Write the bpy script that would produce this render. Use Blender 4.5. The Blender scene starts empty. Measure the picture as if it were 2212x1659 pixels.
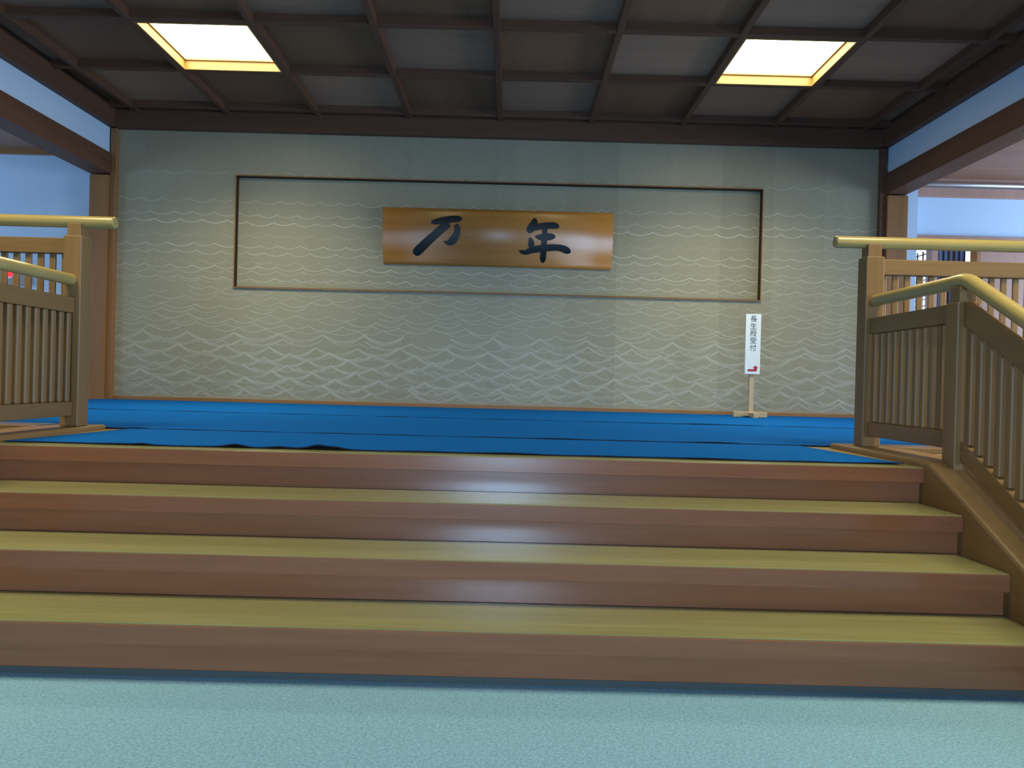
import bpy, bmesh, math, random
from mathutils import Vector, Matrix

random.seed(7)
S = bpy.context.scene
COL = S.collection

# ------------------------------------------------------------------ camera
CAM_Z = 0.9535
yaw, pitch, roll, FOC = 0.0025358, -0.0034571, 0.0257337, 1580.65
f_ = Vector((math.sin(yaw) * math.cos(pitch), math.cos(yaw) * math.cos(pitch), math.sin(pitch)))
r_ = Vector((math.cos(yaw), -math.sin(yaw), 0))
u_ = r_.cross(f_)
r2 = math.cos(roll) * r_ + math.sin(roll) * u_
u2 = -math.sin(roll) * r_ + math.cos(roll) * u_
cd = bpy.data.cameras.new('camera')
cam = bpy.data.objects.new('camera', cd)
COL.objects.link(cam)
cd.sensor_fit = 'HORIZONTAL'
cd.sensor_width = 36.0
cd.lens = FOC / 2212 * 36
cd.clip_start = 0.02
cam.matrix_world = Matrix(((r2.x, u2.x, -f_.x, 0), (r2.y, u2.y, -f_.y, 0), (r2.z, u2.z, -f_.z, CAM_Z), (0, 0, 0, 1)))
S.camera = cam

# ------------------------------------------------------------------ world, light, exposure
w = bpy.data.worlds.new('world')
S.world = w
w.use_nodes = True
w.node_tree.nodes['Background'].inputs[0].default_value = (0.55, 0.72, 1.0, 1)
w.node_tree.nodes['Background'].inputs[1].default_value = 0.6
S.view_settings.view_transform = 'Standard'
S.view_settings.look = 'None'
S.view_settings.exposure = 0.25
S.view_settings.gamma = 1.0
S.view_settings.use_curve_mapping = False

DAY = (0.42, 0.68, 1.0)


def area(name, loc, direction, sx, sy, power, col, spread=180):
    ld = bpy.data.lights.new(name, 'AREA')
    ld.shape = 'RECTANGLE'
    ld.size, ld.size_y = sx, sy
    ld.energy = power
    ld.color = col
    ld.spread = math.radians(spread)
    o = bpy.data.objects.new(name, ld)
    COL.objects.link(o)
    o.location = loc
    o.rotation_euler = Vector(direction).to_track_quat('-Z', 'Y').to_euler()
    return o


# daylight through the entrance doors behind the camera and the windows of both aisles
area('entrance_daylight', (-0.1, -5.6, 1.02), (0, 1, -0.3), 1.2, 2.1, 85, DAY, 90)
area('entrance_daylight', (-0.1, -5.6, 2.55), (0, 1, 0), 4.6, 0.45, 34, DAY)
area('aisle_window_daylight', (8.7, 6.6, 2.0), (-1, 0, -0.1), 3.6, 2.0, 260, (0.50, 0.72, 1.0))
area('aisle_window_daylight', (-8.7, 6.2, 2.0), (1, 0, -0.1), 3.6, 2.0, 85, DAY)
area('side_window_daylight', (8.7, 0.8, 1.9), (-1, 0, -0.25), 3.0, 1.8, 170, (0.75, 0.88, 1.0), 120)
LAMP = 5.0
LAMP_W = 50.0

# ------------------------------------------------------------------ material helpers


def new_mat(name):
    m = bpy.data.materials.new(name)
    m.use_nodes = True
    nt = m.node_tree
    b = nt.nodes['Principled BSDF']
    return m, nt, b


def coords(nt, scale, rnd=True):
    tc = nt.nodes.new('ShaderNodeTexCoord')
    mp = nt.nodes.new('ShaderNodeMapping')
    mp.inputs['Scale'].default_value = scale
    nt.links.new(tc.outputs['Object'], mp.inputs['Vector'])
    if rnd:
        oi = nt.nodes.new('ShaderNodeObjectInfo')
        mul = nt.nodes.new('ShaderNodeVectorMath')
        mul.operation = 'MULTIPLY'
        cb = nt.nodes.new('ShaderNodeCombineXYZ')
        for i in range(3):
            nt.links.new(oi.outputs['Random'], cb.inputs[i])
        nt.links.new(cb.outputs[0], mul.inputs[0])
        mul.inputs[1].default_value = (37.0, 91.0, 53.0)
        nt.links.new(mul.outputs[0], mp.inputs['Location'])
    return mp


def wood(name, dark, light, axis, rough=0.35, coat=0.0, spec=0.5, bump=0.04, fine=60, var=0.0):
    m, nt, b = new_mat(name)
    sc = [fine, fine, fine]
    sc['xyz'.index(axis)] = fine * 0.045
    mp = coords(nt, sc)
    n1 = nt.nodes.new('ShaderNodeTexNoise')
    n1.inputs['Scale'].default_value = 1.0
    n1.inputs['Detail'].default_value = 5
    n1.inputs['Roughness'].default_value = 0.6
    nt.links.new(mp.outputs[0], n1.inputs['Vector'])
    mp2 = coords(nt, [s * 0.13 for s in sc])
    n2 = nt.nodes.new('ShaderNodeTexNoise')
    n2.inputs['Scale'].default_value = 1.0
    n2.inputs['Detail'].default_value = 2
    nt.links.new(mp2.outputs[0], n2.inputs['Vector'])
    mx = nt.nodes.new('ShaderNodeMath')
    mx.operation = 'MULTIPLY_ADD'
    mx.inputs[1].default_value = 0.5
    nt.links.new(n1.outputs[0], mx.inputs[0])
    hf = nt.nodes.new('ShaderNodeMath')
    hf.operation = 'MULTIPLY'
    hf.inputs[1].default_value = 0.5
    nt.links.new(n2.outputs[0], hf.inputs[0])
    nt.links.new(hf.outputs[0], mx.inputs[2])
    rp = nt.nodes.new('ShaderNodeValToRGB')
    rp.color_ramp.elements[0].position = 0.3
    rp.color_ramp.elements[1].position = 0.7
    rp.color_ramp.elements[0].color = (*dark, 1)
    rp.color_ramp.elements[1].color = (*light, 1)
    nt.links.new(mx.outputs[0], rp.inputs[0])
    out = rp.outputs[0]
    if var:
        oi = nt.nodes.new('ShaderNodeObjectInfo')
        mr = nt.nodes.new('ShaderNodeMapRange')
        mr.inputs['To Min'].default_value = 1 - var
        mr.inputs['To Max'].default_value = 1 + var
        nt.links.new(oi.outputs['Random'], mr.inputs['Value'])
        hs = nt.nodes.new('ShaderNodeHueSaturation')
        nt.links.new(mr.outputs[0], hs.inputs['Value'])
        nt.links.new(out, hs.inputs['Color'])
        out = hs.outputs[0]
    nt.links.new(out, b.inputs['Base Color'])
    b.inputs['Roughness'].default_value = rough
    b.inputs['Specular IOR Level'].default_value = spec
    b.inputs['Coat Weight'].default_value = coat
    b.inputs['Coat Roughness'].default_value = 0.15
    if bump:
        bp = nt.nodes.new('ShaderNodeBump')
        bp.inputs['Strength'].default_value = bump
        bp.inputs['Distance'].default_value = 0.002
        nt.links.new(n1.outputs[0], bp.inputs['Height'])
        nt.links.new(bp.outputs[0], b.inputs['Normal'])
    return m


def plain(name, col, rough=0.6, metal=0.0, spec=0.5, noise=0.0, nscale=40, bump=0.0):
    m, nt, b = new_mat(name)
    b.inputs['Roughness'].default_value = rough
    b.inputs['Metallic'].default_value = metal
    b.inputs['Specular IOR Level'].default_value = spec
    b.inputs['Base Color'].default_value = (*col, 1)
    if noise or bump:
        mp = coords(nt, (nscale,) * 3, False)
        n = nt.nodes.new('ShaderNodeTexNoise')
        n.inputs['Scale'].default_value = 1
        n.inputs['Detail'].default_value = 4
        nt.links.new(mp.outputs[0], n.inputs['Vector'])
        rp = nt.nodes.new('ShaderNodeValToRGB')
        rp.color_ramp.elements[0].position = 0.3
        rp.color_ramp.elements[1].position = 0.7
        rp.color_ramp.elements[0].color = (*[c * (1 - noise) for c in col], 1)
        rp.color_ramp.elements[1].color = (*[min(1, c * (1 + noise)) for c in col], 1)
        nt.links.new(n.outputs[0], rp.inputs[0])
        nt.links.new(rp.outputs[0], b.inputs['Base Color'])
        if bump:
            bp = nt.nodes.new('ShaderNodeBump')
            bp.inputs['Strength'].default_value = bump
            bp.inputs['Distance'].default_value = 0.004
            nt.links.new(n.outputs[0], bp.inputs['Height'])
            nt.links.new(bp.outputs[0], b.inputs['Normal'])
    return m


def glow(name, col, strength):
    m, nt, b = new_mat(name)
    b.inputs['Base Color'].default_value = (0.8, 0.8, 0.8, 1)
    b.inputs['Emission Color'].default_value = (*col, 1)
    b.inputs['Emission Strength'].default_value = strength
    return m


OAKD, OAKL = (0.20, 0.105, 0.036), (0.28, 0.155, 0.056)
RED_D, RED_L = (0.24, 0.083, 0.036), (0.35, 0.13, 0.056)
M = {}
for ax in 'xyz':
    M['rail_' + ax] = wood('pale_oak_' + ax, OAKD, OAKL, ax, rough=0.42, spec=0.35, var=0.06)
    M['post_' + ax] = wood('orange_cedar_' + ax, (0.26, 0.115, 0.036), (0.37, 0.175, 0.06), ax, rough=0.45, var=0.05)
    M['dark_' + ax] = wood('dark_cedar_' + ax, (0.10, 0.044, 0.024), (0.16, 0.074, 0.042), ax, rough=0.55, spec=0.3, var=0.06)
M['round'] = wood('pale_oak_round', (0.37, 0.26, 0.08), (0.49, 0.355, 0.12), 'x', rough=0.3, spec=0.6)
M['tread'] = wood('oak_tread', (0.225, 0.208, 0.082), (0.33, 0.312, 0.145), 'x', rough=0.2, spec=0.55, fine=45, var=0.05, bump=0.02)
M['riser'] = wood('red_oak_riser', RED_D, RED_L, 'x', rough=0.19, spec=0.6, fine=45, var=0.04, bump=0.02)  # risers and tread fronts are darker and redder than the tread tops
M['panel_x'] = wood('ceiling_veneer_x', (0.27, 0.16, 0.10), (0.37, 0.225, 0.145), 'x', rough=0.5, spec=0.3, fine=24, var=0.12)
M['panel_y'] = wood('ceiling_veneer_y', (0.175, 0.085, 0.045), (0.25, 0.125, 0.065), 'y', rough=0.5, spec=0.3, fine=24, var=0.12)
M['aisle_ceiling'] = wood('aisle_ceiling_boards', (0.24, 0.12, 0.075), (0.35, 0.185, 0.12), 'x', rough=0.5, fine=14)
M['plaque'] = wood('plaque_keyaki', (0.35, 0.135, 0.021), (0.49, 0.21, 0.042), 'x', bump=0, rough=0.3, spec=0.6, fine=26)
pn = M['plaque'].node_tree
tg = pn.nodes.new('ShaderNodeTangent')
tg.direction_type = 'RADIAL'
tg.axis = 'X'
pb = pn.nodes['Principled BSDF']
pn.links.new(tg.outputs[0], pb.inputs['Tangent'])
pb.inputs['Anisotropic'].default_value = 0.8
pb.inputs['Anisotropic Rotation'].default_value = 0.25
M['pinkwood'] = wood('aisle_door_wood', (0.36, 0.19, 0.14), (0.48, 0.27, 0.2), 'z', rough=0.5, fine=20)
M['plaster'] = plain('white_plaster', (0.54, 0.69, 0.87), 0.85, noise=0.04, nscale=120)
M['floor'] = plain('grey_green_carpet', (0.245, 0.44, 0.575), 0.95, spec=0.1, noise=0.22, nscale=130, bump=0.5)
M['deck'] = wood('platform_boards', (0.40, 0.25, 0.1), (0.54, 0.36, 0.16), 'x', rough=0.25, spec=0.5, fine=40)
M['blue'] = plain('blue_felt', (0.004, 0.105, 0.39), 0.95, spec=0.03, noise=0.18, nscale=160, bump=0.35)
M['toe'] = plain('dark_skirting', (0.07, 0.08, 0.075), 0.8)  # shadow gap under the lowest riser, given as a dark colour
M['lining'] = wood('dark_lining', (0.03, 0.015, 0.009), (0.05, 0.026, 0.015), 'x', rough=0.6, spec=0.2)  # shade inside the recess is put into the lining's colour
M['ink'] = plain('black_ink', (0.004, 0.006, 0.008), 0.4, spec=0.4)
M['signwhite'] = plain('sign_white', (0.82, 0.88, 0.9), 0.35)
M['signink'] = plain('sign_ink', (0.08, 0.09, 0.095), 0.5)
M['arrow'] = plain('arrow_red', (0.42, 0.02, 0.035), 0.5)
M['palewood_x'] = wood('hinoki_pale_x', (0.5, 0.36, 0.2), (0.62, 0.47, 0.28), 'x', rough=0.5)
M['palewood_z'] = wood('hinoki_pale_z', (0.5, 0.36, 0.2), (0.62, 0.47, 0.28), 'z', rough=0.5)
M['metal'] = plain('brushed_aluminium', (0.75, 0.8, 0.85), 0.22, metal=1.0)
M['greymetal'] = plain('grey_metal', (0.32, 0.3, 0.28), 0.5)
M['brownframe'] = plain('dark_frame', (0.06, 0.025, 0.03), 0.5)
M['glassblue'] = plain('pale_blue_frosted_pane', (0.32, 0.46, 0.78), 0.3)  # blue reflection of the glass is put into the base colour
M['shadow_back'] = plain('felt_backing', (0.006, 0.02, 0.05), 0.95)  # dark backing, with the curled edge's shadow painted in
M['lampframe'] = wood('lamp_frame_wood', (0.20, 0.10, 0.022), (0.30, 0.155, 0.04), 'x', rough=0.5)
M['lamp'] = glow('lamp_diffuser', (1.0, 0.94, 0.63), LAMP)
M['skywin'] = glow('bright_window', (0.80, 0.93, 1.0), 1.25)
M['red_light'] = glow('alarm_lamp_lit', (1.0, 0.03, 0.045), 1.3)
M['red_light'].node_tree.nodes['Principled BSDF'].inputs['Base Color'].default_value = (0.4, 0.01, 0.01, 1)

# wallpaper: silk paper with printed silver waves (print density in a colour attribute)
m, nt, b = new_mat('silk_wallpaper')
tc = nt.nodes.new('ShaderNodeTexCoord')
mp = nt.nodes.new('ShaderNodeMapping')
mp.inputs['Scale'].default_value = (260, 1, 60)
nt.links.new(tc.outputs['Object'], mp.inputs[0])
nz = nt.nodes.new('ShaderNodeTexNoise')
nz.inputs['Scale'].default_value = 1
nz.inputs['Detail'].default_value = 3
nt.links.new(mp.outputs[0], nz.inputs['Vector'])
sx = nt.nodes.new('ShaderNodeSeparateXYZ')
nt.links.new(tc.outputs['Object'], sx.inputs[0])
ms = nt.nodes.new('ShaderNodeMath')
ms.operation = 'MULTIPLY'
ms.inputs[1].default_value = 1 / 0.6
nt.links.new(sx.outputs[0], ms.inputs[0])
fl = nt.nodes.new('ShaderNodeMath')
fl.operation = 'FLOOR'
nt.links.new(ms.outputs[0], fl.inputs[0])
wn = nt.nodes.new('ShaderNodeTexWhiteNoise')
wn.noise_dimensions = '1D'
nt.links.new(fl.outputs[0], wn.inputs['W'])
mr = nt.nodes.new('ShaderNodeMapRange')
mr.inputs['To Min'].default_value = 0.93
mr.inputs['To Max'].default_value = 1.07
nt.links.new(wn.outputs['Value'], mr.inputs['Value'])
rp = nt.nodes.new('ShaderNodeValToRGB')
rp.color_ramp.elements[0].position = 0.25
rp.color_ramp.elements[1].position = 0.75
rp.color_ramp.elements[0].color = (0.295, 0.268, 0.178, 1)
rp.color_ramp.elements[1].color = (0.38, 0.345, 0.238, 1)
nt.links.new(nz.outputs[0], rp.inputs[0])
hs = nt.nodes.new('ShaderNodeHueSaturation')
nt.links.new(mr.outputs[0], hs.inputs['Value'])
nt.links.new(rp.outputs[0], hs.inputs['Color'])
at = nt.nodes.new('ShaderNodeAttribute')
at.attribute_name = 'print'
mixn = nt.nodes.new('ShaderNodeMix')
mixn.data_type = 'RGBA'
nt.links.new(at.outputs['Fac'], mixn.inputs['Factor'])
nt.links.new(hs.outputs[0], mixn.inputs['A'])
mixn.inputs['B'].default_value = (0.78, 0.77, 0.68, 1)
nt.links.new(mixn.outputs['Result'], b.inputs['Base Color'])
b.inputs['Roughness'].default_value = 0.42
b.inputs['Specular IOR Level'].default_value = 0.4
sm = nt.nodes.new('ShaderNodeMath')
sm.operation = 'ADD'
sm.inputs[1].default_value = 100.2 + 0.5
nt.links.new(sx.outputs[0], sm.inputs[0])
fr_ = nt.nodes.new('ShaderNodeMath')
fr_.operation = 'FRACT'
nt.links.new(sm.outputs[0], fr_.inputs[0])
rr_ = nt.nodes.new('ShaderNodeValToRGB')
rr_.color_ramp.interpolation = 'B_SPLINE'
rr_.color_ramp.elements[0].position = 0.42
rr_.color_ramp.elements[1].position = 0.58
rr_.color_ramp.elements[1].color = (0, 0, 0, 1)
rr_.color_ramp.elements[0].color = (0, 0, 0, 1)
e_ = rr_.color_ramp.elements.new(0.5)
e_.color = (1, 1, 1, 1)
nt.links.new(fr_.outputs[0], rr_.inputs[0])
bp = nt.nodes.new('ShaderNodeBump')
bp.inputs['Strength'].default_value = 1.0
bp.inputs['Distance'].default_value = 0.005
nt.links.new(rr_.outputs[0], bp.inputs['Height'])
nt.links.new(bp.outputs[0], b.inputs['Normal'])
M['paper'] = m

# ------------------------------------------------------------------ mesh helpers


def bbox(bm, x0, x1, y0, y1, z0, z1, bev=0.0, mat=0):
    vs = [bm.verts.new(p) for p in ((x0, y0, z0), (x1, y0, z0), (x1, y1, z0), (x0, y1, z0), (x0, y0, z1), (x1, y0, z1), (x1, y1, z1), (x0, y1, z1))]
    fs = [bm.faces.new([vs[i] for i in q]) for q in ((0, 3, 2, 1), (4, 5, 6, 7), (0, 1, 5, 4), (1, 2, 6, 5), (2, 3, 7, 6), (3, 0, 4, 7))]
    for f in fs:
        f.material_index = mat
    if bev:
        es = list({e for f in fs for e in f.edges})
        bmesh.ops.bevel(bm, geom=es, offset=bev, segments=2, affect='EDGES', profile=0.5)
    return fs


def prism(bm, poly, x0, x1, bev=0.0):
    """polygon in (y,z) extruded along x"""
    a = [bm.verts.new((x0, y, z)) for y, z in poly]
    c = [bm.verts.new((x1, y, z)) for y, z in poly]
    n = len(poly)
    fs = [bm.faces.new(a), bm.faces.new(c[::-1])]
    for i in range(n):
        j = (i + 1) % n
        fs.append(bm.faces.new((a[i], c[i], c[j], a[j])))
    bmesh.ops.recalc_face_normals(bm, faces=fs)
    if bev:
        es = list({e for f in fs for e in f.edges})
        bmesh.ops.bevel(bm, geom=es, offset=bev, segments=2, affect='EDGES', profile=0.5)


def tube(bm, pts, r, seg=20, dome=True):
    pts = [Vector(p) for p in pts]
    rings = []
    n = len(pts)
    prev = None
    for i, p in enumerate(pts):
        d = (pts[min(i + 1, n - 1)] - pts[max(i - 1, 0)]).normalized()
        if prev is None:
            ref = Vector((0, 0, 1)) if abs(d.z) < 0.9 else Vector((1, 0, 0))
            a = d.cross(ref).normalized()
        else:
            a = (prev - d * prev.dot(d)).normalized()
        prev = a
        bb = d.cross(a)
        rings.append([(p, a, bb, d)])
    loops = []

    def ring(p, a, bb, rr):
        return [bm.verts.new(p + rr * (math.cos(t) * a + math.sin(t) * bb)) for t in (2 * math.pi * k / seg for k in range(seg))]
    ext = []
    p, a, bb, d = rings[0][0]
    if dome:
        ext.append((p - d * 0.0, a, bb, r * 0.82))
        ext.append((p + d * r * 0.15, a, bb, r * 0.96))
        ext.append((p + d * r * 0.35, a, bb, r))
    else:
        ext.append((p, a, bb, r))
    for i in range(1, n - 1):
        p, a, bb, d = rings[i][0]
        ext.append((p, a, bb, r))
    p, a, bb, d = rings[-1][0]
    if dome:
        ext.append((p - d * r * 0.35, a, bb, r))
        ext.append((p - d * r * 0.15, a, bb, r * 0.96))
        ext.append((p, a, bb, r * 0.82))
    else:
        ext.append((p, a, bb, r))
    for e in ext:
        loops.append(ring(*e))
    for q in range(len(loops) - 1):
        for k in range(seg):
            bm.faces.new((loops[q][k], loops[q][(k + 1) % seg], loops[q + 1][(k + 1) % seg], loops[q + 1][k])).smooth = True
    bm.faces.new(loops[0][::-1])
    bm.faces.new(loops[-1])
    bmesh.ops.recalc_face_normals(bm, faces=bm.faces[:])


def obj(name, bm, mats, parent=None, label=None, kind=None, cat=None, group=None):
    me = bpy.data.meshes.new(name)
    if parent is not None:
        off = world_loc(parent)
        bmesh.ops.translate(bm, verts=bm.verts[:], vec=-off)
    bm.to_mesh(me)
    bm.free()
    for mm in (mats if isinstance(mats, (list, tuple)) else [mats]):
        me.materials.append(mm)
    o = bpy.data.objects.new(name, me)
    COL.objects.link(o)
    if parent is not None:
        o.parent = parent
    if label:
        o['label'] = label
    if kind:
        o['kind'] = kind
    if cat:
        o['category'] = cat
    if group:
        o['group'] = group
    return o


def world_loc(o):
    v = Vector(o.location)
    while o.parent is not None:
        o = o.parent
        v += Vector(o.location)
    return v


def thing(name, loc, label, cat, group=None):
    o = bpy.data.objects.new(name, None)
    o.empty_display_size = 0.1
    COL.objects.link(o)
    o.location = loc
    o['label'] = label
    o['category'] = cat
    if group:
        o['group'] = group
    return o


def box(name, ext, mat, parent=None, bev=0.0, **kw):
    bm = bmesh.new()
    bbox(bm, *ext, bev=bev)
    return obj(name, bm, mat, parent, **kw)


def inst(src, loc, parent, name=None):
    o = src.copy()
    COL.objects.link(o)
    if name:
        o.name = name
    o.parent = parent
    o.location = Vector(loc) - world_loc(parent)
    return o


def struct(name, ext, mat, parent=None, bev=0.0, label=None):
    return box(name, ext, mat, parent, bev, kind='structure' if parent is None else None, label=label)


# ------------------------------------------------------------------ dimensions
PL = 0.6272           # platform level
RH = PL / 4           # riser height
TD = 0.2792           # tread going
Y0 = 3.154            # top nosing
YW = 8.472            # back wall face
XL, XR = -4.632, 4.25  # inner faces of the two side beams
XC = -0.19
SLX, SRX = -2.25, 1.797   # inner faces of the stair stringers
YE = 3.88             # platform edge beside the stairs
ZC = 4.0              # coffer panels

# ------------------------------------------------------------------ shell
FZ = -0.022
struct('floor', (-9.0, 9.0, -6.0, YE, -0.1, FZ), M['floor'], label='grey-green carpeted lower floor in front of the steps')
bm = bmesh.new()
bbox(bm, -9.0, 9.0, YE, 12.0, FZ, PL - 0.03)
bbox(bm, SLX, SRX, Y0 + 0.06, YE, 0.0, PL - 0.03)
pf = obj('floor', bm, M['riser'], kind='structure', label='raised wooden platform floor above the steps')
bm = bmesh.new()
bbox(bm, -9.0, 9.0, YE - 0.02, 12.0, PL - 0.03, PL, bev=0.003)
bbox(bm, SLX + 0.001, SRX - 0.001, Y0 + 0.1, YE - 0.02, PL - 0.03, PL)
obj('floor_boards', bm, M['deck'], pf)

# back wall with a shallow niche
NX0, NX1, NZ0, NZ1 = -3.215, 2.862, 1.965, 3.245
ND = 0.042
bm = bmesh.new()
zb, zt = PL, 4.12
bbox(bm, XL - 0.2, NX0, YW, YW + 0.12, zb, zt)
bbox(bm, NX1, XR + 0.25, YW, YW + 0.12, zb, zt)
bbox(bm, NX0, NX1, YW, YW + 0.12, zb, NZ0)
bbox(bm, NX0, NX1, YW, YW + 0.12, NZ1, zt)
bbox(bm, NX0, NX1, YW + ND, YW + 0.12, NZ0, NZ1)
wb = obj('wall_back', bm, M['paper'], kind='structure', label='back wall papered in grey-beige silk with silver waves')
at = wb.data.color_attributes.new('print', 'FLOAT_COLOR', 'POINT')
for i in range(len(wb.data.vertices)):
    at.data[i].color = (0, 0, 0, 1)

# printed waves: thin ribbons lying on the paper
WV, WF, WC = [], [], []


WOFF = [0]


def wave_row(z0, lam, sag, width, alpha, xa=XL + 0.02, xb=XR - 0.02, jit=0.25, gaps=0.0, reps=1, dz=0.0, phase=None):
    x = xa - (random.random() if phase is None else phase) * lam
    zc = 0.0
    WOFF[0] += reps
    while x < xb:
        L = lam * random.uniform(1 - jit, 1 + jit)
        zn = random.uniform(-0.18, 0.18) * sag
        s = sag * (L / lam) * random.uniform(0.85, 1.15)
        if random.random() >= gaps:
            al = alpha * random.uniform(0.6, 1.15)
            for rpt in range(reps):
                n = 12
                base = len(WV)
                cols = 0
                lastin = None
                yo = 0.0004 + 0.000012 * (WOFF[0] - rpt)
                for k in range(n + 1):
                    t = k / n
                    px = x + L * t
                    # crest to crest, deep rounded trough, sharp crests
                    q = 1 - abs(2 * t - 1) ** 2.0
                    pz = z0 + zc * (1 - t) + zn * t - s * q - rpt * dz * (0.35 + 0.65 * q)
                    inn = NX0 < px < NX1 and NZ0 < pz < NZ1
                    ok = xa <= px <= xb and pz > PL + 0.05 and pz < 3.72
                    y = (YW + ND if inn else YW) - yo
                    hw = width * 0.5 * (0.75 + 0.5 * abs(2 * t - 1))
                    WV.append((px, y, pz - hw))
                    WV.append((px, y, pz + hw))
                    a = max(0.0, min(1.0, al * (1.0 - 0.25 * rpt)))
                    WC.extend([a, a])
                    if lastin is not None and lastin == (inn, True) and ok:
                        i = len(WV) - 4
                        WF.append((i, i + 2, i + 3, i + 1))
                    lastin = (inn, ok)
        x += L
        zc = zn


for z, a in ((3.27, .22), (2.955, .34), (2.80, .42), (2.71, .55), (2.56, .16), (2.44, .5), (2.36, .42), (2.25, .18), (2.19, .5), (2.14, .25), (2.06, .42), (2.03, .2)):
    wave_row(z + 0.02, 0.255, 0.036, 0.0085, a, jit=0.22)
row = 0
z = 1.97
while z > 0.74:
    t = (1.97 - z) / 1.23
    if t < 0.42:
        wave_row(z, 0.30 + 0.10 * t, 0.042 + 0.03 * t, 0.009, 0.24 + 0.25 * t, gaps=0.22 - 0.2 * t, jit=0.24)
        z -= 0.055 - 0.012 * t
    else:
        wave_row(z, 0.50, 0.082, 0.010, 0.34, gaps=0.05, jit=0.09, reps=random.choice((2, 3, 3, 4)), dz=0.017, phase=0.35 + 0.5 * (row % 2) + random.uniform(-0.08, 0.08))
        if row % 2 or z < 0.9:
            wave_row(z - 0.03, 0.27, 0.04, 0.009, 0.30, gaps=0.25, jit=0.2, reps=random.choice((1, 2)), dz=0.015)
        z -= 0.074
        row += 1
me = bpy.data.meshes.new('wave_print')
me.from_pydata(WV, [], WF)
at = me.color_attributes.new('print', 'FLOAT_COLOR', 'POINT')
for i, a in enumerate(WC):
    at.data[i].color = (a, a, a, 1)
me.materials.append(M['paper'])
wv = bpy.data.objects.new('wave_print', me)
COL.objects.link(wv)
wv.parent = wb
wv['kind'] = 'stuff'

# niche frame
bm = bmesh.new()
fw, fp = 0.012, 0.022
bbox(bm, NX0 - fw, NX1 + fw, YW - fp, YW, NZ1, NZ1 + fw, bev=0.002)
bbox(bm, NX0 - fw, NX1 + fw, YW - fp, YW, NZ0 - fw, NZ0, bev=0.002)
bbox(bm, NX0 - fw, NX0, YW - fp, YW, NZ0, NZ1, bev=0.002)
bbox(bm, NX1, NX1 + fw, YW - fp, YW, NZ0, NZ1, bev=0.002)
tf = obj('trim_1', bm, M['post_x'], kind='structure', label='thin wooden frame around the wide niche in the back wall')
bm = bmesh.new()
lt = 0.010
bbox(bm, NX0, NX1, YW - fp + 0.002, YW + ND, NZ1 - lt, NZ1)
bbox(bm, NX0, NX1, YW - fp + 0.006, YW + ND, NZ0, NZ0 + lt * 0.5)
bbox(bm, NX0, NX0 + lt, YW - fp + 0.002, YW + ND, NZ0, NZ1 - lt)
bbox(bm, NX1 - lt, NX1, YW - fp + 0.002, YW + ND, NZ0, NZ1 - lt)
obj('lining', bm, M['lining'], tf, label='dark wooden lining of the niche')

struct('baseboard_back', (XL, XR + 0.02, YW - 0.02, YW, PL, PL + 0.045), M['post_x'], bev=0.003, label='orange wooden baseboard under the wave wallpaper')
struct('trim_2', (XL, XR, YW - 0.10, YW, 3.744, 4.012), M['dark_x'], bev=0.004, label='dark wooden cornice board above the back wall')
bm = bmesh.new()
bbox(bm, XL - 0.02, XL + 0.05, YW - 0.06, YW, PL, 3.744, bev=0.004)
obj('trim_3', bm, M['post_z'], kind='structure', label='slim wooden edge strip at the left end of the back wall')
bm = bmesh.new()
bbox(bm, XR - 0.05, XR + 0.02, YW - 0.06, YW, PL, 3.744, bev=0.004)
obj('trim_4', bm, M['dark_z'], kind='structure', label='slim wooden edge strip at the right end of the back wall')

# side posts, lintels, plaster friezes, side cornices
for sgn, xi, tag in ((-1, XL, 'left'), (1, XR, 'right')):
    a, c = (xi - 0.235, xi - 0.02) if sgn < 0 else (xi + 0.02, xi + 0.26)
    n = 5 if sgn < 0 else 6
    struct('trim_%d' % n, (a, c, YW - 0.09, YW + 0.13, PL, 3.2), M['post_z'], bev=0.006, label='orange wooden pillar at the %s end of the back wall' % tag)
    a, c = sorted((xi, xi + sgn * 0.25))
    struct('trim_%d' % (n + 2), (a, c, -5.8, YW + 0.1, 3.215, 3.45), M['dark_y'], bev=0.006, label='long dark wooden lintel beam under the %s plaster band' % tag)
    a, c = sorted((xi + sgn * 0.03, xi + sgn * 0.2))
    struct('wall_' + tag, (a, c, -5.8, YW - 0.06, 3.45, 3.75), M['plaster'], label='white plaster band above the %s lintel beam' % tag)
    a, c = sorted((xi - sgn * 0.05, xi + sgn * 0.22))
    struct('trim_%d' % (n + 4), (a, c, -5.8, YW, 3.744, 4.012), M['dark_y'], bev=0.004, label='dark cornice board along the %s side of the ceiling' % tag)

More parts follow.
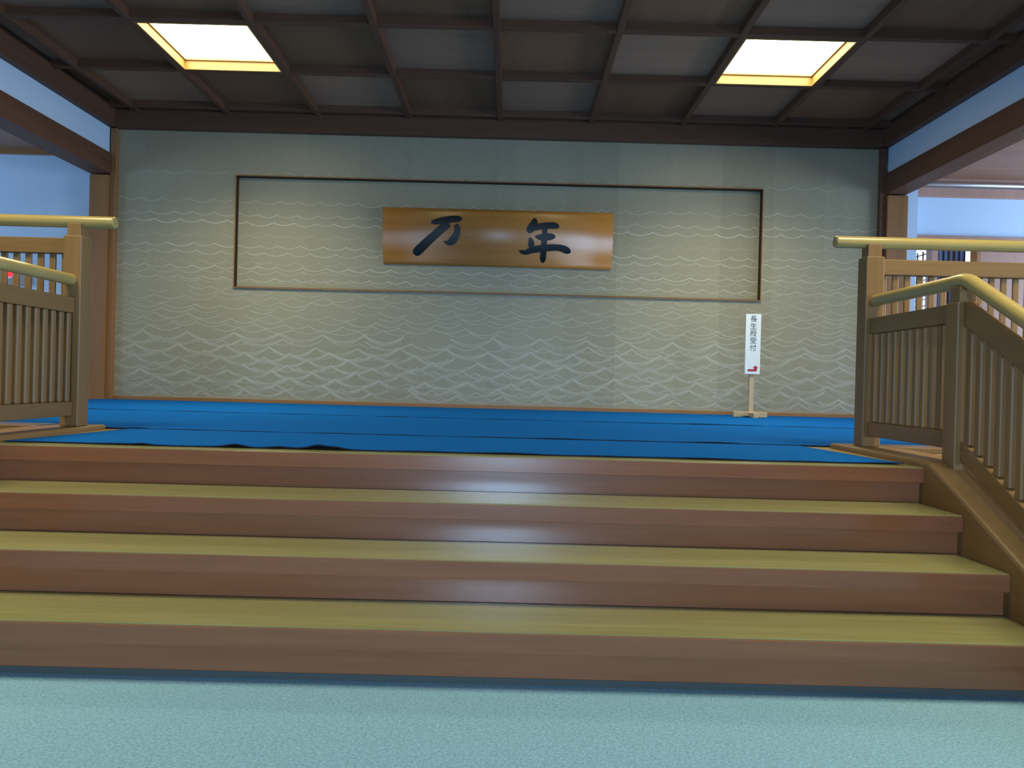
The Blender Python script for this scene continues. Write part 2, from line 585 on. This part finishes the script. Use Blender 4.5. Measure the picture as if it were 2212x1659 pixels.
# coffered ceiling
ceil = struct('ceiling', (-9.0, 9.0, -6.0, 12.0, 4.12, 4.2), M['dark_x'], label='dark coffered wooden ceiling')
xs = [XC + 1.04 * k for k in range(-4, 5)]
ys = [8.25 - 1.025 * k for k in range(0, 14)]
edges_x = [XL] + xs + [XR]
lamp_cells = set()
for jy in (1, 5):  # second row is out of view, added to light the steps
    for jx in (2, 7):
        lamp_cells.add((jx, jy))
pc = {}
for iy in range(len(ys) - 1):
    for ix in range(len(edges_x) - 1):
        if (ix, iy) in lamp_cells:
            continue
        x0, x1, y0, y1 = edges_x[ix], edges_x[ix + 1], ys[iy + 1], ys[iy]
        alt = (ix + iy) % 2
        key = (round(x1 - x0, 3), alt)
        if key not in pc:
            bm = bmesh.new()
            hw, hd = (x1 - x0) / 2, (y1 - y0) / 2
            bbox(bm, -hw, hw, -hd, hd, 0, 0.02)
            o = obj('panel', bm, M['panel_x'] if alt else M['panel_y'], None)
            o.parent = ceil
            o.location = ((x0 + x1) / 2, (y0 + y1) / 2, ZC)
            pc[key] = o
        else:
            inst(pc[key], ((x0 + x1) / 2, (y0 + y1) / 2, ZC), ceil)
for iy, y in enumerate(ys):
    box('beam', (XL, XR, y - 0.03, y + 0.03, 3.925, ZC + 0.01), M['dark_x'], ceil, bev=0.006)
for x in xs:
    box('beam', (x - 0.03, x + 0.03, -5.1, YW - 0.08, 3.921, ZC + 0.01), M['dark_y'], ceil, bev=0.006)
# strip of panels between the last beam and the back cornice
box('panel', (XL, XR, 8.25, YW - 0.05, ZC, ZC + 0.02), M['panel_x'], ceil)

# recessed square ceiling lamps
LNAMES = {(2, 1): 'glowing square ceiling lamp in the coffer at upper left', (7, 1): 'glowing square ceiling lamp in the coffer at upper right'}
k = 0
for (ix, iy) in sorted(lamp_cells, key=lambda q: (q[1], q[0])):
    x0, x1, y0, y1 = edges_x[ix] + 0.03, edges_x[ix + 1] - 0.03, ys[iy + 1] + 0.03, ys[iy] - 0.03
    lab = LNAMES.get((ix, iy), 'square ceiling lamp over the steps, %s' % ('on the left side' if ix == 2 else 'on the right side'))
    t = thing('ceiling_light', ((x0 + x1) / 2, (y0 + y1) / 2, 3.93), lab, 'ceiling light', 'recessed square ceiling lamps')
    bm = bmesh.new()
    zf0, zf1 = 3.922, 4.06
    th = 0.022
    bbox(bm, x0, x1, y0, y0 + th, zf0, zf1, bev=0.003)
    bbox(bm, x0, x1, y1 - th, y1, zf0, zf1, bev=0.003)
    bbox(bm, x0, x0 + th, y0 + th, y1 - th, zf0, zf1, bev=0.003)
    bbox(bm, x1 - th, x1, y0 + th, y1 - th, zf0, zf1, bev=0.003)
    obj('frame', bm, M['lampframe'], t, label='pale wooden frame lining the recess')
    bm = bmesh.new()
    i2 = th + 0.012
    zl = 4.012
    for (a, c, d, e) in ((x0 + th, x1 - th, y0 + th, y0 + i2), (x0 + th, x1 - th, y1 - i2, y1 - th), (x0 + th, x0 + i2, y0 + i2, y1 - i2), (x1 - i2, x1 - th, y0 + i2, y1 - i2)):
        bbox(bm, a, c, d, e, zl, zl + 0.014)
    obj('inner_lip', bm, M['lampframe'], t)
    # prismatic diffuser: small ribs
    bm = bmesh.new()
    n = 40
    xa, xb, ya, yb = x0 + th, x1 - th, y0 + th, y1 - th
    row = []
    for q in range(2 * n + 1):
        xx = xa + (xb - xa) * q / (2 * n)
        zz = 4.03 + (0.004 if q % 2 else 0)
        row.append((bm.verts.new((xx, ya, zz)), bm.verts.new((xx, yb, zz))))
    for q in range(2 * n):
        bm.faces.new((row[q][0], row[q][1], row[q + 1][1], row[q + 1][0]))
    obj('diffuser', bm, M['lamp'], t, label='glowing ribbed white diffuser')
    al = area('lamp_light', (0, 0, 0), (0, 0.0001, -1), x1 - x0 - 0.06, y1 - y0 - 0.06, LAMP_W, (1.0, 0.94, 0.63))
    al.data.spread = math.radians(125)
    al.parent = t
    al.rotation_euler = (0, 0, 0)
    al.location = (0, 0, 4.026 - 3.93)
    box('housing', (x0 + 0.004, x1 - 0.004, y0 + 0.004, y1 - 0.004, 4.06, 4.115), M['signwhite'], t)

# aisles on both sides
struct('wall_aisle_left', (-9.0, XL - 0.2, YW + 0.128, YW + 0.25, PL, 3.6), M['plaster'], label='white plaster wall at the far end of the left aisle')
struct('trim_11', (-9.0, XL - 0.22, YW + 0.09, YW + 0.13, 3.46, 3.54), M['post_x'], bev=0.004, label='reddish wooden trim under the left aisle ceiling')
struct('ceiling', (-9.0, XL - 0.2, -6.0, YW + 0.2, 3.53, 3.6), M['aisle_ceiling'], label='brown board ceiling of the left aisle')
struct('ceiling', (XR + 0.2, 9.0, -6.0, 12.0, 3.553, 3.62), M['aisle_ceiling'], label='pinkish brown board ceiling of the right aisle')
struct('wall_outer_left', (-9.1, -9.0, -6.0, 12.0, 0, 4.2), M['plaster'])
struct('wall_outer_right', (9.0, 9.1, -6.0, 12.0, 0, 4.2), M['plaster'])
struct('wall_front', (-9.0, 9.0, -6.1, -6.0, 0, 4.2), M['plaster'])
struct('wall_rear', (XR + 0.2, 9.0, 12.0, 12.1, 0, 4.2), M['plaster'])

YA = 8.90   # far wall of the right aisle
struct('wall_aisle_right', (4.60, 4.737, 8.60, 12.0, PL, 3.553), M['plaster'], label='narrow white wall end beside the right pillar')
struct('wall_aisle_far', (4.737, 9.0, YA, YA + 0.1, 2.85, 3.553), M['plaster'], label='white plaster panel above the doors of the right aisle')
struct('trim_12', (4.737, 9.0, YA - 0.05, YA, 3.322, 3.435), M['pinkwood'], bev=0.004, label='wooden beam across the top of the right aisle wall')
struct('trim_13', (4.737, 9.0, YA - 0.04, YA, 3.503, 3.553), M['pinkwood'], bev=0.003, label='reddish trim under the right aisle ceiling')
struct('trim_14', (4.737, 9.0, YA - 0.05, YA + 0.1, 2.74, 2.855), M['pinkwood'], bev=0.004, label='wooden lintel over the sliding doors of the right aisle')
t = thing('curtain_rail', (6.8, YA - 0.06, 3.47), 'shiny silver curtain rail along the top of the right aisle wall', 'curtain rail')
bm = bmesh.new()
tube(bm, [(4.76, YA - 0.065, 3.468), (5.6, YA - 0.065, 3.468), (7.0, YA - 0.065, 3.468), (8.95, YA - 0.065, 3.468)], 0.026)
obj('rail_tube', bm, M['metal'], t)
for x in (4.9, 6.2, 7.5, 8.8):
    box('bracket', (x - 0.015, x + 0.015, YA - 0.05, YA + 0.001, 3.445, 3.492), M['metal'], t, bev=0.003)

# door frame posts and wooden door leaves on the right
struct('trim_15', (5.075, 5.15, YA - 0.03, YA + 0.1, PL, 2.74), M['pinkwood'], bev=0.004, label='door post between the lattice window and the barred door')
struct('trim_16', (5.62, 5.675, YA - 0.03, YA + 0.1, PL, 2.74), M['post_z'], bev=0.004, label='door post beside the plain wooden door leaves')
x = 5.675
for q in range(5):
    dr = box('door_%d' % (q + 1), (x + 0.002, x + 0.648, YA + 0.01 + 0.035 * (q % 2), YA + 0.04 + 0.035 * (q % 2), PL + 0.01, 2.74), M['pinkwood'], None, bev=0.003, kind='structure', label='plain pinkish wooden sliding door leaf')
    box('door_pull', (x + 0.55, x + 0.59, YA + 0.004 + 0.035 * (q % 2), YA + 0.012 + 0.035 * (q % 2), 1.5, 1.62), M['brownframe'], dr, bev=0.002)
    x += 0.65
# lattice window standing at right angles to the aisle wall
wn_ = struct('window_1', (5.092, 5.13, 8.95, 9.0, PL, 2.74), M['brownframe'], label='bright latticed window seen past the white wall end')
box('pane', (5.106, 5.12, 9.0, 11.5, PL + 0.05, 2.70), M['skywin'], wn_)
for q in range(11):
    yy = 9.0 + 0.1 + q * 0.125
    box('lattice_bar', (5.09, 5.104, yy - 0.006, yy + 0.006, PL + 0.05, 2.70), M['brownframe'], wn_)
for q in range(24):
    zz = 2.66 - q * 0.08
    box('lattice_bar', (5.09, 5.104, 9.0, 10.6, zz - 0.005, zz + 0.005), M['brownframe'], wn_)
# barred door with pale blue panes
yb_ = 9.2
dr = struct('door_6', (5.29, 5.352, yb_, yb_ + 0.04, PL, 2.9), M['brownframe'], bev=0.003, label='barred door with pale blue panes in the room beyond')
box('frame', (5.352, 5.69, yb_, yb_ + 0.04, PL, PL + 0.12), M['brownframe'], dr)
x = 5.354
for q in range(5):
    box('pane', (x, x + 0.05, yb_ + 0.014, yb_ + 0.026, PL + 0.12, 2.9), M['glassblue'], dr)
    box('bar', (x + 0.048, x + 0.067, yb_, yb_ + 0.04, PL + 0.12, 2.9), M['brownframe'], dr)
    x += 0.0665
wn2 = struct('window_2', (5.79, 5.87, 9.11, 11.0, PL, 2.60), M['brownframe'], label='bright side window of the room beyond')
box('pane', (5.80, 5.83, 9.11, 11.0, 2.60, 3.0), M['skywin'], wn2)

# fire alarm on the left aisle wall
t = thing('fire_alarm', (-5.8, YW + 0.128, 1.98), 'grey fire alarm box with glowing red lamp on the left aisle wall', 'fire alarm')
YF = YW + 0.128
bm = bmesh.new()
bbox(bm, -6.05, -5.66, YF - 0.05, YF, 1.93, 2.15, bev=0.006)
obj('box', bm, M['greymetal'], t)
bm = bmesh.new()
bmesh.ops.create_uvsphere(bm, u_segments=16, v_segments=10, radius=0.042, matrix=Matrix.Translation((-5.865, YF - 0.055, 2.06)))
for f in bm.faces:
    f.smooth = True
obj('lamp', bm, M['red_light'], t, label='glowing red lamp dome')
bm = bmesh.new()
tube(bm, [(-5.865, YF - 0.06, 2.06), (-5.865, YF - 0.045, 2.06)], 0.055, dome=False)
obj('lamp_ring', bm, M['signwhite'], t)

# ------------------------------------------------------------------ staircase
t = thing('staircase', (-0.2, 2.7, 0), 'wide wooden staircase of four steps with pale treads and reddish risers', 'staircase')
TH = 0.066
for k in range(4):
    y, z = Y0 - k * TD, PL - k * RH
    yb = y + (0.115 if k == 0 else TD + 0.03)
    bm = bmesh.new()
    bbox(bm, SLX, SRX, y + 0.006, yb, z - TH, z, bev=0.0025)
    obj('tread', bm, M['tread'], t)
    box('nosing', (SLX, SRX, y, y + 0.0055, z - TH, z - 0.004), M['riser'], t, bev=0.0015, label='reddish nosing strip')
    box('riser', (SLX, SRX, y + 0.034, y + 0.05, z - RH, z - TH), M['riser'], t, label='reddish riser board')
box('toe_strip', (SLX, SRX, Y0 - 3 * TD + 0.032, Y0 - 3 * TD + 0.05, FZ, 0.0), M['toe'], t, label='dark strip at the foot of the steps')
SW = 0.27
sl = RH / TD
for nm, xa, xb in (('stringer', SLX - SW, SLX), ('stringer', SRX, SRX + SW)):
    top = lambda y: PL + 0.028 + (y - Y0 + 0.03) * sl
    yl = Y0 - 4 * TD - 0.06
    ytop = Y0 - 0.03
    poly = [(yl, FZ), (yl, max(0.06, top(yl))), (ytop, PL + 0.028), (YE + 0.22, PL + 0.028), (YE + 0.22, PL), (YE, PL - 0.04), (YE, FZ)]
    bm = bmesh.new()
    prism(bm, poly, xa, xb, bev=0.014)
    obj(nm, bm, M['rail_y'], t, label='sloping side string board')

# ------------------------------------------------------------------ blue felt carpets


def felt(name, x0, x1, y0, y1, label, lifts=(), nx=220, wav=0.006, skew=(0, 0)):
    bm = bmesh.new()
    th = 0.006
    rows = [0, 0.02, 0.05, 0.1, 0.3, 0.7, 0.9, 0.97, 1.0]
    ph = random.random() * 9
    grid = []
    for j, v in enumerate(rows):
        line = []
        for i in range(nx + 1):
            uu = i / nx
            xa_, xb_ = x0 + skew[0] * v, x1 - skew[1] * v
            x = xa_ + (xb_ - xa_) * uu
            wob0 = wav * (math.sin(x * 2.3 + ph) + 0.7 * math.sin(x * 7.1 + ph * 2) + 0.4 * math.sin(x * 19 + ph))
            wob1 = wav * 0.4 * (math.sin(x * 1.9 + ph * 3) + 0.6 * math.sin(x * 6.3 + ph))
            y = y0 + wob0 + (y1 + wob1 - y0 - wob0) * v
            z = PL + th
            d = (y - y0)
            e = math.exp(-(d / 0.05) ** 2)
            base = 0.0022 * (1 + math.sin(x * 11 + ph) * math.sin(x * 3.7 + ph)) * e
            for (lx, lw, lh) in lifts:
                base += lh * math.exp(-((x - lx) / lw) ** 2) * e
            line.append((x, y, z + base))
        grid.append(line)
    top = [[bm.verts.new(p) for p in l] for l in grid]
    bot = [[bm.verts.new((p[0], p[1], p[2] - th + 0.0005)) for p in l] for l in grid]
    for j in range(len(rows) - 1):
        for i in range(nx):
            f = bm.faces.new((top[j][i], top[j][i + 1], top[j + 1][i + 1], top[j + 1][i]))
            f.smooth = True
            f = bm.faces.new((bot[j][i], bot[j + 1][i], bot[j + 1][i + 1], bot[j][i + 1]))
            f.material_index = 1
    for i in range(nx):
        f = bm.faces.new((bot[0][i], bot[0][i + 1], top[0][i + 1], top[0][i]))
        f.material_index = 1
        bm.faces.new((bot[-1][i + 1], bot[-1][i], top[-1][i], top[-1][i + 1]))
    for j in range(len(rows) - 1):
        bm.faces.new((bot[j + 1][0], bot[j][0], top[j][0], top[j + 1][0]))
        bm.faces.new((bot[j][nx], bot[j + 1][nx], top[j + 1][nx], top[j][nx]))
    return obj(name, bm, [M['blue'], M['shadow_back']], None, label=label, cat='carpet')


felt('blue_carpet', -2.235, 1.76, Y0 + 0.095, 4.124, 'blue felt carpet strip nearest the top step', lifts=((-0.84, 0.05, 0.016), (-0.76, 0.04, 0.008), (-1.21, 0.05, 0.012), (-1.02, 0.05, 0.006), (-1.62, 0.03, 0.004)), skew=(0.10, 0.12))
felt('blue_carpet', XL - 3.5, XR + 4.0, 4.142, 6.112, 'blue felt carpet strip in the middle, between two seams', lifts=((-2.1, 0.06, 0.007), (0.35, 0.3, 0.004), (1.2, 0.2, 0.006)), wav=0.003)
felt('blue_carpet', XL - 0.05, XR + 0.05, 6.126, YW - 0.024, 'blue felt carpet strip along the foot of the papered wall', lifts=((1.6, 0.5, 0.004),), wav=0.003)

# ------------------------------------------------------------------ railings
bal_mesh = {}


def baluster(parent, x, y, z0, z1, w=0.034, d=0.034):
    key = (round(z1 - z0, 3), w, d)
    if key not in bal_mesh:
        bm = bmesh.new()
        bbox(bm, -w / 2, w / 2, -d / 2, d / 2, 0, z1 - z0, bev=0.006)
        me = bpy.data.meshes.new('baluster')
        bm.to_mesh(me)
        bm.free()
        me.materials.append(M['rail_z'])
        bal_mesh[key] = me
    o = bpy.data.objects.new('baluster', bal_mesh[key])
    COL.objects.link(o)
    o.parent = parent
    o.location = Vector((x, y, z0)) - world_loc(parent)
    return o


def railing(px, sgn, label):
    """px: centre of corner post; sgn: direction of the return away from the stairs"""
    base = PL + 0.028
    t = thing('railing', (px, 3.93, base), label, 'railing')
    # corner post with shouldered top
    bm = bmesh.new()
    bbox(bm, px - 0.048, px + 0.048, YE, YE + 0.1, base, 1.668, bev=0.005)
    bbox(bm, px - 0.036, px + 0.036, YE + 0.012, YE + 0.088, 1.660, 1.735, bev=0.003)
    obj('post', bm, M['rail_z'], t)
    # platform edge board under the return
    xo = px + sgn * 3.2
    a, c = sorted((px + sgn * 0.05, xo))
    box('sill', (min(px + sgn * 0.147, xo), max(px + sgn * 0.147, xo), YE - 0.01, YE + 0.2, PL, base), M['rail_x'], t, bev=0.004)
    # return: top rail, bottom rail, round handrail, balusters, end post
    yc = YE + 0.05
    box('top_rail', (a, c, yc - 0.022, yc + 0.022, 1.575, 1.658), M['rail_x'], t, bev=0.004)
    box('bottom_rail', (a, c, yc - 0.022, yc + 0.022, 0.715, 0.79), M['rail_x'], t, bev=0.004)
    bm = bmesh.new()
    hx0, hx1 = px - sgn * 0.20, xo
    tube(bm, [(hx0 + (hx1 - hx0) * q / 6, yc, 1.748) for q in range(7)], 0.032)
    obj('handrail', bm, M['round'], t, label='round pale handrail of the return')
    n = int(3.1 / 0.0648)
    for q in range(n):
        baluster(t, px + sgn * (0.048 + 0.018 + q * 0.0648), yc, 0.79, 1.575, 0.035, 0.014)
    # newel at the top of the stairs
    ny0, ny1 = 3.075, 3.165
    bm = bmesh.new()
    bbox(bm, px - 0.048, px + 0.048, ny0, ny1, PL - 0.01, 1.338, bev=0.005)
    bbox(bm, px - 0.036, px + 0.036, ny0 + 0.01, ny1 - 0.01, 1.33, 1.405, bev=0.003)
    obj('newel', bm, M['rail_z'], t)
    # level run between post and newel
    box('top_rail', (px - 0.022, px + 0.022, ny1, YE, 1.255, 1.338), M['rail_y'], t, bev=0.004)
    box('bottom_rail', (px - 0.022, px + 0.022, ny1, YE, 0.712, 0.787), M['rail_y'], t, bev=0.004)
    n = 11
    for q in range(n):
        baluster(t, px, ny1 + (YE - ny1) * (q + 0.5) / n, 0.787, 1.255)
    # sloping run
    yl = Y0 - 4 * TD - 0.10
    sl2 = sl

    def zat(y, z0):
        return z0 + (y - ny0) * sl2
    for nm, zt_, zb_ in (('top_rail', 1.338, 1.24), ('bottom_rail', 0.752, 0.668)):
        bm = bmesh.new()
        prism(bm, [(ny0, zb_), (ny0, zt_), (yl, zat(yl, zt_)), (yl, zat(yl, zb_))], px - 0.022, px + 0.022, bev=0.004)
        obj(nm, bm, M['rail_y'], t, label='sloping rail beside the steps')
    n = int((ny0 - yl - 0.03) / 0.0625)
    for q in range(n):
        y = ny0 - 0.03 - q * 0.0625
        baluster(t, px, y, zat(y, 0.75), zat(y, 0.75) + 0.5)
    # lower newel
    bm = bmesh.new()
    bbox(bm, px - 0.048, px + 0.048, yl - 0.09, yl, FZ, zat(yl, 1.338), bev=0.005)
    bbox(bm, px - 0.036, px + 0.036, yl - 0.08, yl - 0.01, zat(yl, 1.33), zat(yl, 1.338) + 0.066, bev=0.003)
    obj('newel', bm, M['rail_z'], t)
    # round handrail: level, bend, then down with the steps
    zc_ = 1.432
    pts = [(px, YE + 0.004, zc_), (px, 3.7, zc_), (px, 3.4, zc_), (px, 3.2, zc_)]
    for q in range(7):
        tt = q / 6
        yy = 3.135 - 0.085 * tt
        pts.append((px, yy, zc_ + 0.0015 - 0.0425 * sl2 * tt * tt * 1.0))
    y1_, z1_ = pts[-1][1], pts[-1][2]
    for q in range(1, 5):
        yy = y1_ + (yl - 0.2 - y1_) * q / 4
        pts.append((px, yy, z1_ + (yy - y1_) * sl2))
    bm = bmesh.new()
    tube(bm, pts, 0.031)
    obj('handrail', bm, M['round'], t, label='round pale handrail bending down along the steps')
    return t


railing(1.924, 1, 'pale oak railing with bent round handrail on the right side of the steps')
railing(-2.335, -1, 'pale oak railing with square slats on the left side of the steps')

# ------------------------------------------------------------------ plaque with two brushed characters
PXc, PZc = -0.185, 2.595
PW, PH = 2.64, 0.635
t = thing('plaque', (PXc, YW + ND, PZc), 'long glossy wooden plaque with two black brushed characters on the wave wall', 'plaque')
YP = YW - 0.080           # front face at the middle
BUL = 0.050               # belly of the slightly convex face
TILT = 0.055


def plaque_y(z):
    v = (z - PZc) / (PH / 2)
    return YP + BUL * v * v - TILT * v


bm = bmesh.new()
nz_ = 16
prof = []
for q in range(nz_ + 1):
    z = PZc - PH / 2 + PH * q / nz_
    prof.append((plaque_y(z), z))
fr = [[bm.verts.new((PXc + sx_ * PW / 2, y, z)) for y, z in prof] for sx_ in (-1, 1)]
bk = [[bm.verts.new((PXc + sx_ * PW / 2, y + 0.035, z)) for y, z in prof] for sx_ in (-1, 1)]
for q in range(nz_):
    bm.faces.new((fr[0][q], fr[1][q], fr[1][q + 1], fr[0][q + 1])).smooth = True
    bm.faces.new((bk[0][q], bk[0][q + 1], bk[1][q + 1], bk[1][q]))
    for s_ in (0, 1):
        bm.faces.new((fr[s_][q], fr[s_][q + 1], bk[s_][q + 1], bk[s_][q]))
for q in (0, nz_):
    bm.faces.new((fr[0][q], fr[1][q], bk[1][q], bk[0][q]))
bmesh.ops.recalc_face_normals(bm, faces=bm.faces[:])
obj('board', bm, M['plaque'], t)
bm = bmesh.new()
for x in (-1.1, 0.75):
    bbox(bm, x - 0.03, x + 0.03, YP + 0.03, YW + ND, PZc - 0.1, PZc + 0.1)
obj('hanger', bm, M['dark_z'], t)

# brush strokes in a 2212 x 757 drawing frame, lengths in its units
CH1 = [
    [(303, 180, 26), (330, 178, 58), (400, 166, 80), (480, 153, 86), (560, 141, 86), (630, 138, 80), (668, 142, 62), (684, 150, 26)],
    [(520, 195, 90), (470, 230, 100), (400, 288, 100), (330, 348, 100), (260, 408, 104), (190, 470, 108), (130, 522, 108), (98, 552, 90), (80, 570, 50)],
    [(604, 208, 40), (622, 235, 70), (628, 280, 76), (618, 325, 82), (598, 365, 92), (566, 404, 96), (530, 428, 74), (492, 428, 42), (455, 408, 8)],
]
CH2 = [
    [(1597, 124, 10), (1600, 148, 56), (1596, 185, 88), (1578, 225, 100), (1552, 258, 100), (1530, 286, 76), (1512, 300, 30)],
    [(1500, 268, 14), (1530, 270, 50), (1565, 258, 66), (1620, 244, 78), (1690, 228, 80), (1770, 222, 82), (1840, 222, 84), (1880, 232, 64), (1906, 244, 26)],
    [(1730, 240, 64), (1728, 330, 64), (1722, 420, 68), (1716, 500, 70), (1712, 570, 74), (1709, 620, 74), (1708, 650, 56), (1708, 672, 20)],
    [(1608, 352, 12), (1640, 360, 52), (1690, 364, 84), (1740, 362, 88), (1800, 358, 86), (1840, 357, 56), (1862, 356, 16)],
    [(1538, 366, 8), (1550, 392, 46), (1560, 430, 70), (1560, 465, 72), (1556, 490, 60)],
    [(1410, 520, 8), (1440, 540, 44), (1490, 548, 56), (1560, 524, 74), (1650, 506, 84), (1740, 496, 84), (1840, 490, 80), (1920, 494, 78), (1975, 510, 84), (2015, 530, 80), (2040, 546, 50), (2050, 556, 16)],
]
UX = 2.017 / 2212         # metres per unit


def to_plaque(cx, cy):
    rr = 0.02573
    dx, dy = cx * UX, cy * UX
    return (-1.23 + dx * math.cos(rr) + dy * math.sin(rr), 2.907 - dy * math.cos(rr) + dx * math.sin(rr))


def stroke(bm, pts, pos, yfun, lat=4, sub=5):
    P = []
    n = len(pts)
    for i in range(n - 1):
        p0, p1, p2, p3 = pts[max(i - 1, 0)], pts[i], pts[i + 1], pts[min(i + 2, n - 1)]
        for s_ in range(sub):
            tt = s_ / sub
            P.append([0.5 * (2 * p1[c] + (p2[c] - p0[c]) * tt + (2 * p0[c] - 5 * p1[c] + 4 * p2[c] - p3[c]) * tt * tt + (3 * p1[c] - p0[c] - 3 * p2[c] + p3[c]) * tt ** 3) for c in range(3)])
    P.append(list(pts[-1]))
    rows = []
    for i, (x, y, wd) in enumerate(P):
        a, c = P[max(i - 1, 0)], P[min(i + 1, len(P) - 1)]
        dx, dy = c[0] - a[0], c[1] - a[1]
        L = math.hypot(dx, dy) or 1
        nx_, ny_ = -dy / L, dx / L
        row = []
        for q in range(lat + 1):
            o = (q / lat - 0.5) * max(wd, 2)
            X, Z = pos(x + nx_ * o, y + ny_ * o)
            row.append(bm.verts.new((X, yfun(Z), Z)))
        rows.append(row)
    for i in range(len(rows) - 1):
        for q in range(lat):
            f = bm.faces.new((rows[i][q], rows[i + 1][q], rows[i + 1][q + 1], rows[i][q + 1]))
            f.smooth = True


for CH in (CH1, CH2):
    bm = bmesh.new()
    for i, s_ in enumerate(CH):
        stroke(bm, s_, to_plaque, lambda z, i=i: plaque_y(z) - 0.0016 - 0.0004 * i)
    obj('character', bm, M['ink'], t, label='black brushed character')

# ------------------------------------------------------------------ sign stand
SX, SY = 2.588, 7.86
t = thing('sign_stand', (SX, SY, PL + 0.006), 'white upright direction sign on a pale wooden cross foot before the wall', 'sign')
zf = PL + 0.007
bm = bmesh.new()
# cross foot: two notched pale beams
prism(bm, [(SY - 0.19, zf), (SY - 0.19, zf + 0.05), (SY + 0.19, zf + 0.05), (SY + 0.19, zf), (SY + 0.12, zf), (SY + 0.1, zf + 0.012), (SY - 0.1, zf + 0.012), (SY - 0.12, zf)], SX - 0.026, SX + 0.026, bev=0.002)
obj('foot', bm, M['palewood_z'], t)
bm = bmesh.new()
prism(bm, [(-0.18, zf + 0.002), (-0.18, zf + 0.062), (0.18, zf + 0.062), (0.18, zf + 0.002), (0.1, zf + 0.002), (0.08, zf + 0.014), (-0.08, zf + 0.014), (-0.1, zf + 0.002)], -0.026, 0.026, bev=0.002)
bmesh.ops.rotate(bm, verts=bm.verts[:], cent=(0, 0, 0), matrix=Matrix.Rotation(math.radians(90), 3, 'Z'))
bmesh.ops.translate(bm, verts=bm.verts[:], vec=(SX - 0.005, SY, 0))
obj('foot', bm, M['palewood_x'], t)
box('pole', (SX - 0.024, SX + 0.024, SY - 0.018, SY + 0.018, zf + 0.05, 1.72), M['palewood_z'], t, bev=0.003)
SZ0, SZ1 = 1.098, 1.742
yfs = SY - 0.018 - 0.014
box('sign_board', (SX - 0.081, SX + 0.081, yfs, SY - 0.018, SZ0, SZ1), M['signwhite'], t, bev=0.002, label='white board with five characters and a red arrow')
for i, chx in enumerate('長生殿受付'):
    cu = bpy.data.curves.new('text', 'FONT')
    cu.body = chx
    cu.align_x = 'CENTER'
    cu.align_y = 'CENTER'
    cu.resolution_u = 3
    cu.offset = 0.004
    tmp = bpy.data.objects.new('text', cu)
    COL.objects.link(tmp)
    dg = bpy.context.evaluated_depsgraph_get()
    me = bpy.data.meshes.new_from_object(tmp.evaluated_get(dg))
    bpy.data.objects.remove(tmp)
    bpy.data.curves.remove(cu)
    vx = [v.co.x for v in me.vertices]
    vy = [v.co.y for v in me.vertices]
    cx, cy = (min(vx) + max(vx)) / 2, (min(vy) + max(vy)) / 2
    sc_ = 0.070 / max(max(vy) - min(vy), max(vx) - min(vx))
    for v in me.vertices:
        v.co = ((v.co.x - cx) * sc_, 0.0, (v.co.y - cy) * sc_)
    me.materials.clear()
    me.materials.append(M['signink'])
    o = bpy.data.objects.new('character', me)
    COL.objects.link(o)
    o.parent = t
    o['label'] = 'grey printed character'
    o.location = Vector((SX + 0.001, yfs - 0.001, 1.690 - 0.0772 * i)) - world_loc(t)
bm = bmesh.new()
ax0, az0 = 2.537, 1.128
pts = [(0, 0), (0.098, 0), (0.098, 0.036), (0.116, 0.036), (0.084, 0.062), (0.052, 0.036), (0.068, 0.036), (0.068, 0.022), (0, 0.022)]
bm.faces.new([bm.verts.new((ax0 + px_, yfs - 0.001, az0 + pz_)) for px_, pz_ in pts])
obj('arrow', bm, M['arrow'], t, label='red arrow turning upward')
